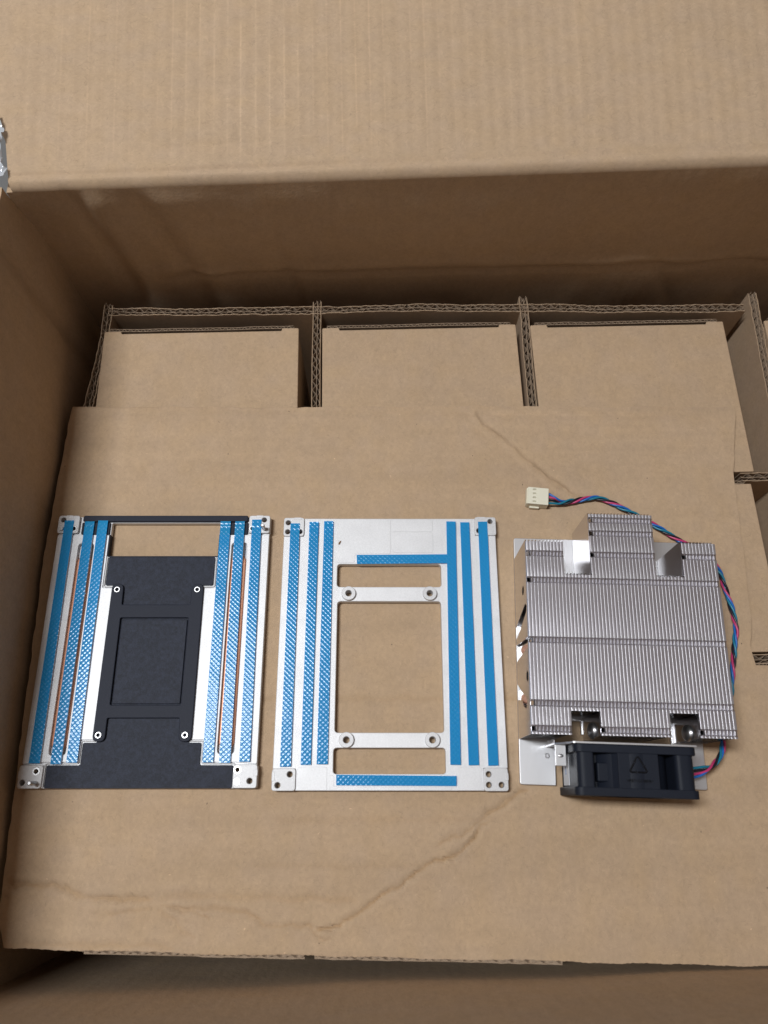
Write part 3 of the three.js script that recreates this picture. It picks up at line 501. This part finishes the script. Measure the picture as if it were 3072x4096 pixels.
// ---------------------------------------------------------------- finned cooler with fan and cable (right)
{
  const HX = 76.2, HZ = -143.1, HA = R(-1.6);
  const k = thing('finned_cooler', 'silver finned heat sink with black fan, twisted cable and ivory plug', 'heat sink', [HX, 0, HZ], HA);
  const SH = -0.009, YT = 40.8, Y0 = 3.3, PITCH = 1.8, V0 = 14.2, V1 = 113.4;
  // base plate with a front cut-out for the fan
  add(k, 'base_plate', plate(roundPoly([[0, 0, 1.2], [98.6, -0.5, 1.2], [98.2, 135.8, 1.2], [81.5, 135.8, 0.5], [81.5, 103], [69.2, 103], [69.2, 110], [33.6, 110], [33.6, 103], [23.5, 103], [19.2, 112], [18.9, 136.3, 0.5], [0, 136.3, 1.2]], 0.4), [], 3, 2.7, 0.25), M.basePlate);
  add(k, 'rivet', ring(14.8, 121.4, 2.8, 3.35, 0.5, 1.35), M.steel);
  // one fin: bent top flange swept along z, dipping at the interlock rows
  function finGeo(v0, v1, locks, open, low = Y0, solid = true) {
    const st = [v0 - 0.001]; for (const l of locks) st.push(l - 1.7, l - 1.05, l + 1.05, l + 1.7); st.push(v1); st.sort((a, b) => a - b);
    const inLock = v => locks.some(l => Math.abs(v - l) < 1.1), t = 0.28;
    const prof = v => {
      if (inLock(v)) return [[0.0, -2.2], [0.02, -1.6], [0.5, -0.75], [0.75, -0.62], [1.2, -0.78], [1.95, -1.1], [1.95, -1.1 - t], [1.2, -0.78 - t], [0.85, -0.62 - t], [0.7, -0.9 - t], [t, -1.7], [t, -2.2]];
      return [[0.0, -2.2], [0.0, -0.42], [0.04, -0.22], [0.13, -0.08], [0.3, -0.01], [1.74, -0.14], [1.74, -0.14 - t], [0.46, -0.04 - t], [0.36, -0.4], [0.31, -0.5], [t, -0.65], [t, -2.2]];
    };
    const pos = [], q = (a, b, c, d) => pos.push(...a, ...b, ...c, ...a, ...c, ...d), P3 = (p, v) => [p[0], YT + p[1], v];
    for (let i = 0; i + 1 < st.length; i++) {
      const a = prof(st[i]), b = prof(st[i + 1]), lockSpan = inLock((st[i] + st[i + 1]) / 2);
      for (let j = 0; j + 1 < a.length; j++) { if (lockSpan && j >= 1 && j <= 9 && open.some(l => Math.abs((st[i] + st[i + 1]) / 2 - l) < 1.1)) continue; q(P3(a[j], st[i]), P3(b[j], st[i + 1]), P3(b[j + 1], st[i + 1]), P3(a[j + 1], st[i])); }
    }
    for (const [v, s] of [[st[0], 1], [st[st.length - 1], 0]]) { const a = prof(v), h = a.length / 2; for (let j = 0; j + 1 < h; j++) q(P3(a[j], v), P3(a[j + 1], v), P3(a[a.length - 2 - j], v), P3(a[a.length - 1 - j], v)); }
    const flangeGeo = new THREE.BufferGeometry(); flangeGeo.setAttribute('position', new THREE.Float32BufferAttribute(pos.splice(0), 3)); flangeGeo.computeVertexNormals();
    const flange = triUV(ready(toCreasedNormals(flangeGeo, 0.75)));
    if (solid) {                                         // upright web with a pointed rear corner
      const w = [[v0 - 1.5, low], [v1, low], [v1, YT - 2.2], [v0 - 0.2, YT - 2.2], [v0 - 0.4, YT - 0.35], [v0 - 0.75, YT - 0.2], [v0 - 1.5, YT - 2.4]], n = w.length;
      for (const x of [0.001, t - 0.001]) for (let j = 1; j + 1 < n; j++) pos.push(x, w[0][1], w[0][0], x, w[j][1], w[j][0], x, w[j + 1][1], w[j + 1][0]);
      for (let j = 0; j < n; j++) { const a = w[j], b = w[(j + 1) % n]; q([0.001, a[1], a[0]], [0.001, b[1], b[0]], [t - 0.001, b[1], b[0]], [t - 0.001, a[1], a[0]]); }
    }
    if (!solid) return [flange, null];
    const g = new THREE.BufferGeometry(); g.setAttribute('position', new THREE.Float32BufferAttribute(pos, 3));
    g.computeVertexNormals(); return [flange, triUV(ready(g))];
  }
  const all = [20.9, 35.4, 67.0, 98.6, 110.8];
  const groups = [[0, 11, V0, V1, all], [11, 8, 32.2, 101.9, [35.4, 67.0, 98.6]], [19, 19, -2.0, V1, [1.4, 8.9, ...all]], [38, 8, 32.2, 101.9, [35.4, 67.0, 98.6]], [46, 10, V0 - 0.8, V1, all]];
  for (const [i0, n, a, b, lk] of groups) {
    const shared = [35.4, 67.0, 98.6], normal = finGeo(a, b, lk, []), first = finGeo(a, b, lk, i0 === 0 ? lk : lk.filter(l => !shared.includes(l)), Y0, i0 !== 0);
    for (let i = 0; i < n; i++) {
      const gs = i || n === 8 ? normal : first, m = new THREE.Mesh(gs[0], M.fin); if (gs[1]) { const w = new THREE.Mesh(gs[1], M.web); w.name = 'web'; w.castShadow = w.receiveShadow = true; m.add(w); } m.name = 'fin'; m.castShadow = m.receiveShadow = true;
      const u = (i0 + i) * PITCH; m.position.set(u * MM, 0, u * SH * MM); k.add(m);
      if (i0 === 0 && i === 0) {                          // the outer web: holes and the three arched cut-outs at its foot
        const s = new THREE.Shape([[a - 1.5, Y0], [53.2, Y0], [50.6, 14], [46.4, 33], [48.6, 37], [51.4, 35.6], [57.2, 16.3], [59.2, 6.3], [59.6, Y0], [63.2, Y0], [64.2, 14], [64.8, 28.6], [64.4, 36.6], [66.8, 38.2], [70.4, 35.7], [71.3, 17.5], [72.4, Y0], [84.8, Y0], [90.9, 17.7], [94.4, 28.4], [97.4, 31.6], [100.2, 27.4], [97.6, 19], [94.6, 17], [93, Y0], [b, Y0], [b, YT - 2.2], [a - 0.2, YT - 2.2], [a - 0.4, YT - 0.35], [a - 0.75, YT - 0.2], [a - 1.5, YT - 2.4]].map(p => new THREE.Vector2(...p)));
        const ell = (v, y, rv, ry) => { const e = new THREE.Path(); e.absellipse(v, y, rv, ry, 0, Math.PI * 2, true); return e; };
        s.holes.push(ell(38.2, 28, 2.6, 2.6), ell(84.4, 33.4, 2.8, 2.8));
        const g = new THREE.ExtrudeGeometry(s, { depth: 0.26, bevelEnabled: false, curveSegments: 8 });
        g.rotateY(-Math.PI / 2); g.translate(0.27, 0, 0); const w = add(m, 'web', g, M.web);
      }
    }
  }
  // bent copper heat pipes behind the arched cut-outs
  for (const [v, h] of [[67.4, 12], [92.6, 9]]) {
    const c = new THREE.CatmullRomCurve3([[40, 7, v - 1], [12, 7, v - 1], [4.5, h - 2, v - 0.4], [3.3, h + 5, v + 0.9], [3.4, h + 14, v + 2], [9, h + 21, v + 2.6], [24, h + 22, v + 2.8], [40, h + 22, v + 2.8]].map(p => new THREE.Vector3(...p)));
    add(k, 'heat_pipe', new THREE.TubeGeometry(c, 40, 2.9, 14), M.copper);
  }
  // pressed domes on the side sheets of the two front notches
  for (const [u, v, y] of [[34.2, 109.6, 24], [82.8, 109.2, 24]]) { const g = new THREE.SphereGeometry(5, 24, 12, 0, Math.PI * 2, 0, Math.PI / 2); g.scale(1, 0.55, 0.85); g.rotateZ(Math.PI / 2); g.translate(u, y, v); add(k, 'pressed_dome', g, M.steel); }
  // sheet bracket between fins and fan, with the bent clip tab
  add(k, 'fan_bracket', merge([box(21, 80, 3.2, 40.7, 116.2, 117.0),
    (() => { const s = new THREE.Shape([[21, 40.7], [21, 3.2], [14.2, 3.2], [14.2, 25], [18.2, 33], [20, 40.2]].map(p => new THREE.Vector2(...p))); const g = new THREE.ExtrudeGeometry(s, { depth: 0.8, bevelEnabled: false }); g.translate(0, 0, 116.2); return g; })(),
    box(14.2, 19.9, 24.4, 25.2, 117, 127.4, 0.35), box(19.3, 20.0, 16, 24.9, 117.2, 127, 0.3)]), M.basePlate);
  { const g = new THREE.SphereGeometry(1.5, 16, 8, 0, Math.PI * 2, 0, Math.PI / 2); g.scale(1, 0.35, 0.6); g.translate(17, 25.2, 122.4); add(k, 'dimple', g, M.basePlate); }
  // fan
  const fan = new THREE.Group(); fan.name = 'fan'; k.add(fan);
  const FU0 = 20.6, FU1 = 80.4, FY0 = 0.6, FY1 = 39.8, cu = 50.5, cy = 20.2;
  const flange = (z0, z1) => { const s = roundPoly([[FU0, FY0], [FU1, FY0], [FU1, FY1], [FU0, FY1]], 4.2); s.holes.push(circle(cu, cy, 18.4)); const g = new THREE.ExtrudeGeometry(s, { depth: z1 - z0 - 0.6, bevelEnabled: true, bevelSize: 0.3, bevelThickness: 0.3, bevelOffset: -0.3, bevelSegments: 2, curveSegments: 20 }); g.translate(0, 0, z0 + 0.3); return g; };
  add(fan, 'flange', flange(117.2, 121.0), M.plastic); add(fan, 'flange', flange(137.0, 141.0), M.plastic);
  const alongZ = (u, y, r, z0, z1, seg = 24) => { const g = new THREE.CylinderGeometry(r, r, z1 - z0, seg); g.rotateX(Math.PI / 2); g.translate(u, y, (z0 + z1) / 2); return g; };
  const duct = (() => { const s = disc(cu, cy, 19.4); s.holes.push(circle(cu, cy, 18.3)); const g = new THREE.ExtrudeGeometry(s, { depth: 18, bevelEnabled: false, curveSegments: 32 }); g.translate(0, 0, 120); return g; })();
  add(fan, 'duct', duct, M.plastic, { crease: 0.5 });
  for (const [a, b] of [[22.2, 30.0], [69.6, 79.0]]) { const s = roundPoly([[a, FY0 + 0.4, 3], [b, FY0 + 0.4, 3], [b, FY1 - 0.7, b > 60 ? 4 : 1], [a, FY1 - 0.7, b > 60 ? 3 : 4]], 3), g = new THREE.ExtrudeGeometry(s, { depth: 16.6, bevelEnabled: false, curveSegments: 12 }); g.translate(0, 0, 120.7); add(fan, 'corner_post', g, M.plastic, { crease: 0.5 }); }
  // top panel between the pockets, the sloping rib and the curved cheek
  add(fan, 'top_panel', box(41.6, 61.2, 30, 39.3, 120.8, 137.2, 0.25), M.plastic);
  { const s = new THREE.Shape([[29, 28], [33.4, 29.5], [38, 34.5], [41.8, 38.8], [41.8, 26]].map(p => new THREE.Vector2(...p))); const g = new THREE.ExtrudeGeometry(s, { depth: 16.4, bevelEnabled: false }); g.translate(0, 0, 120.8); add(fan, 'rib', g, M.plastic); }
  add(fan, 'rib', box(32.6, 38.6, 27, 34.6, 125.3, 134.4, 0.8), M.plastic);
  add(fan, 'label', box(21.9, 22.3, 8, 20, 122.5, 136.2), M.label); 
  { const c = new THREE.CatmullRomCurve3([[0, 13, 124.6], [0, 13.8, 126.2], [0, 13.2, 128], [0, 14.2, 130], [0, 13.6, 131]].map(p => new THREE.Vector3(21.88, p[1], p[2]))); add(fan, 'pen_mark', new THREE.TubeGeometry(c, 20, 0.14, 6), M.wireBlue); }
  add(fan, 'hub', (() => { const g = new THREE.CylinderGeometry(9, 9, 17, 32); g.rotateX(Math.PI / 2); g.translate(cu, cy, 129); return g; })(), M.plastic, { crease: 0.5 });
  for (let b = 0; b < 7; b++) {
    const a0 = b / 7 * Math.PI * 2, g = slab(8, 6, (u, v) => { const a = a0 + u * 0.75, r = lerp(8.8, 17.8, v); return [cu + Math.cos(a) * r, cy + Math.sin(a) * r, 123 + u * 12]; }, (u, v) => { const a = a0 + u * 0.75 + 0.03, r = lerp(8.8, 17.8, v); return [cu + Math.cos(a) * r, cy + Math.sin(a) * r, 124 + u * 12]; });
    add(fan, 'blade', g, M.plastic);
  }
  for (let b = 0; b < 4; b++) { const a = b * Math.PI / 2 + 0.5, g = box(8.5, 18.8, -0.8, 0.8, 137.4, 139.4, 0.2); g.rotateZ(a); g.translate(cu, cy, 0); add(fan, 'strut', g, M.plastic); }
  // moulded recycling triangle and material code
  const arrow = (pts) => { const c = new THREE.CatmullRomCurve3(pts.map(p => new THREE.Vector3(p[0], 39.3, p[1])), false, 'catmullrom', 0.1), g = new THREE.TubeGeometry(c, 24, 0.5, 6); g.translate(0, 0.02, 0); return g; };
  const tri = [[51.2, 121.9], [55.6, 129.6], [46.8, 129.6]], TA = [];
  for (let i = 0; i < 3; i++) { const a = tri[i], b = tri[(i + 1) % 3], c = tri[(i + 2) % 3], m = (p, q, t) => [lerp(p[0], q[0], t), lerp(p[1], q[1], t)]; TA.push(arrow([m(a, c, 0.3), m(a, c, 0.1), m(a, b, 0.1), m(a, b, 0.56)])); const e = m(a, b, 0.6), d = [b[0] - a[0], b[1] - a[1]], l = Math.hypot(...d), n = [-d[1] / l, d[0] / l]; const s = new THREE.Shape([[e[0] + n[0] * 0.9, e[1] + n[1] * 0.9], [e[0] - n[0] * 0.9, e[1] - n[1] * 0.9], [e[0] + d[0] / l * 1.3, e[1] + d[1] / l * 1.3]].map(p => new THREE.Vector2(...p))); const g = new THREE.ExtrudeGeometry(s, { depth: 0.5, bevelEnabled: false }); g.rotateX(Math.PI / 2); g.translate(0, 39.6, 0); TA.push(g); }
  add(fan, 'recycling_mark', merge(TA), M.inkBlack);
  const font = await new FontLoader().loadAsync('fonts/droid/droid_sans_bold.typeface.json');
  const tg = new TextGeometry('>PBT+GF30FR<', { font, size: 1.25, depth: 0.35, curveSegments: 2 }); tg.computeBoundingBox(); { const b = tg.boundingBox; tg.translate(-(b.max.x + b.min.x) / 2, 0, 0); tg.scale(12.6 / (b.max.x - b.min.x), 1.1, 1); } tg.rotateX(-Math.PI / 2); tg.translate(51.6, 39.25, 134.2);
  add(fan, 'lettering', tg, M.inkBlack);
  // twisted four-wire cable (path given on the sheet, brought into the cooler's own axes)
  const W2L = (x, y, z) => new THREE.Vector3((x - HX), y, (z - HZ)).applyAxisAngle(new THREE.Vector3(0, 1, 0), -HA);
  const path = [[97.0, 4.6, -167.6], [101, 4.6, -166.6], [105.5, 3.4, -165.4], [112.6, 2.9, -166.6], [120.5, 2.9, -168.2], [128.4, 2.9, -168.4], [135.9, 2.9, -165.8], [143.3, 2.9, -161.6], [148.8, 2.9, -158.4], [157.9, 2.9, -152.9], [165, 2.9, -147.9], [172.9, 2.9, -142.6], [182, 2.9, -136.5], [189.5, 2.9, -130.5], [194.2, 2.9, -122.5], [195.8, 2.9, -112.6], [197.9, 2.9, -102.2], [198.6, 2.9, -90.9], [196.8, 2.9, -83.5], [194.8, 2.9, -74.4], [192.5, 2.9, -65.4], [190.6, 2.9, -56.5], [187.5, 3.2, -46], [183.5, 4.5, -36], [180.3, 7, -28], [177, 10, -22], [171, 13, -16.5], [164.6, 15, -13.9], [158, 15, -12.6]].map(p => W2L(...p));
  const curve = new THREE.CatmullRomCurve3(path), len = curve.getLength(), NS = 420, cols = [M.wireBlue, M.wirePink, M.wireBlack, M.wireTeal];
  const cable = new THREE.Group(); cable.name = 'cable'; k.add(cable);
  for (let w = 0; w < 4; w++) {
    const pts = [];
    for (let i = 0; i <= NS; i++) {
      const t = i / NS, c = curve.getPointAt(t), tan = curve.getTangentAt(t), side = new THREE.Vector3(-tan.z, 0, tan.x).normalize(), s = t * len;
      const tw = s / 21 * Math.PI * 2 + w * Math.PI / 2 + 0.9 * noise2(s / 25, w + 3) * 0.5, loose = 1 + 0.25 * noise2(s / 9, w * 7 + 1) + 0.9 * Math.exp(-(((s - len * 0.53) / 5) ** 2)) * (w === 2 ? 1 : 0), r = 0.92 * loose;
      const twisted = sstep(0, 10, s) * sstep(len, len - 18, s), row = (w - 1.5);
      const a = Math.cos(tw) * r, b = Math.sin(tw) * r;
      const endA = row * (s < len / 2 ? 2.0 : 1.5), x = lerp(endA, a, twisted), y = lerp(0, b, twisted);
      pts.push(new THREE.Vector3(c.x + side.x * x, Math.max(0.85, c.y + y), c.z + side.z * x));
    }
    add(cable, 'wire', new THREE.TubeGeometry(new THREE.CatmullRomCurve3(pts), 700, 0.66, 8), cols[w]);
  }
  // ivory plug
  const plug = new THREE.Group(); plug.name = 'plug'; const pc = W2L(91.6, 0, -168.2); plug.position.set(pc.x * MM, 0.0004, pc.z * MM); plug.rotation.y = -HA - 0.09; k.add(plug);
  const sh = roundPoly(rectPts(-6.3, -5.3, 5.9, 5.3), 0.3), slotH = []; for (let i = 0; i < 4; i++) slotH.push(roundPoly(rectPts(-3.2, -4.3 + i * 2.54 - 0.0, -1.4, -3.5 + i * 2.54), 0.1, THREE.Path));
  add(plug, 'housing', merge([plate(sh, slotH, 6.6, 1.2, 0.2), box(-6.3, 5.9, 0.1, 5.35, -5.3, 5.3, 0.25)]), M.ivory);
  add(plug, 'latch', merge([box(-4.6, 1.2, 0.2, 2.4, 5.2, 6.3, 0.3), box(-6.9, -6.2, 0.6, 5.6, -5.0, 5.0, 0.2)]), M.ivory);
}

renderer.setSize(768, 1024);
renderer.render(scene, camera);
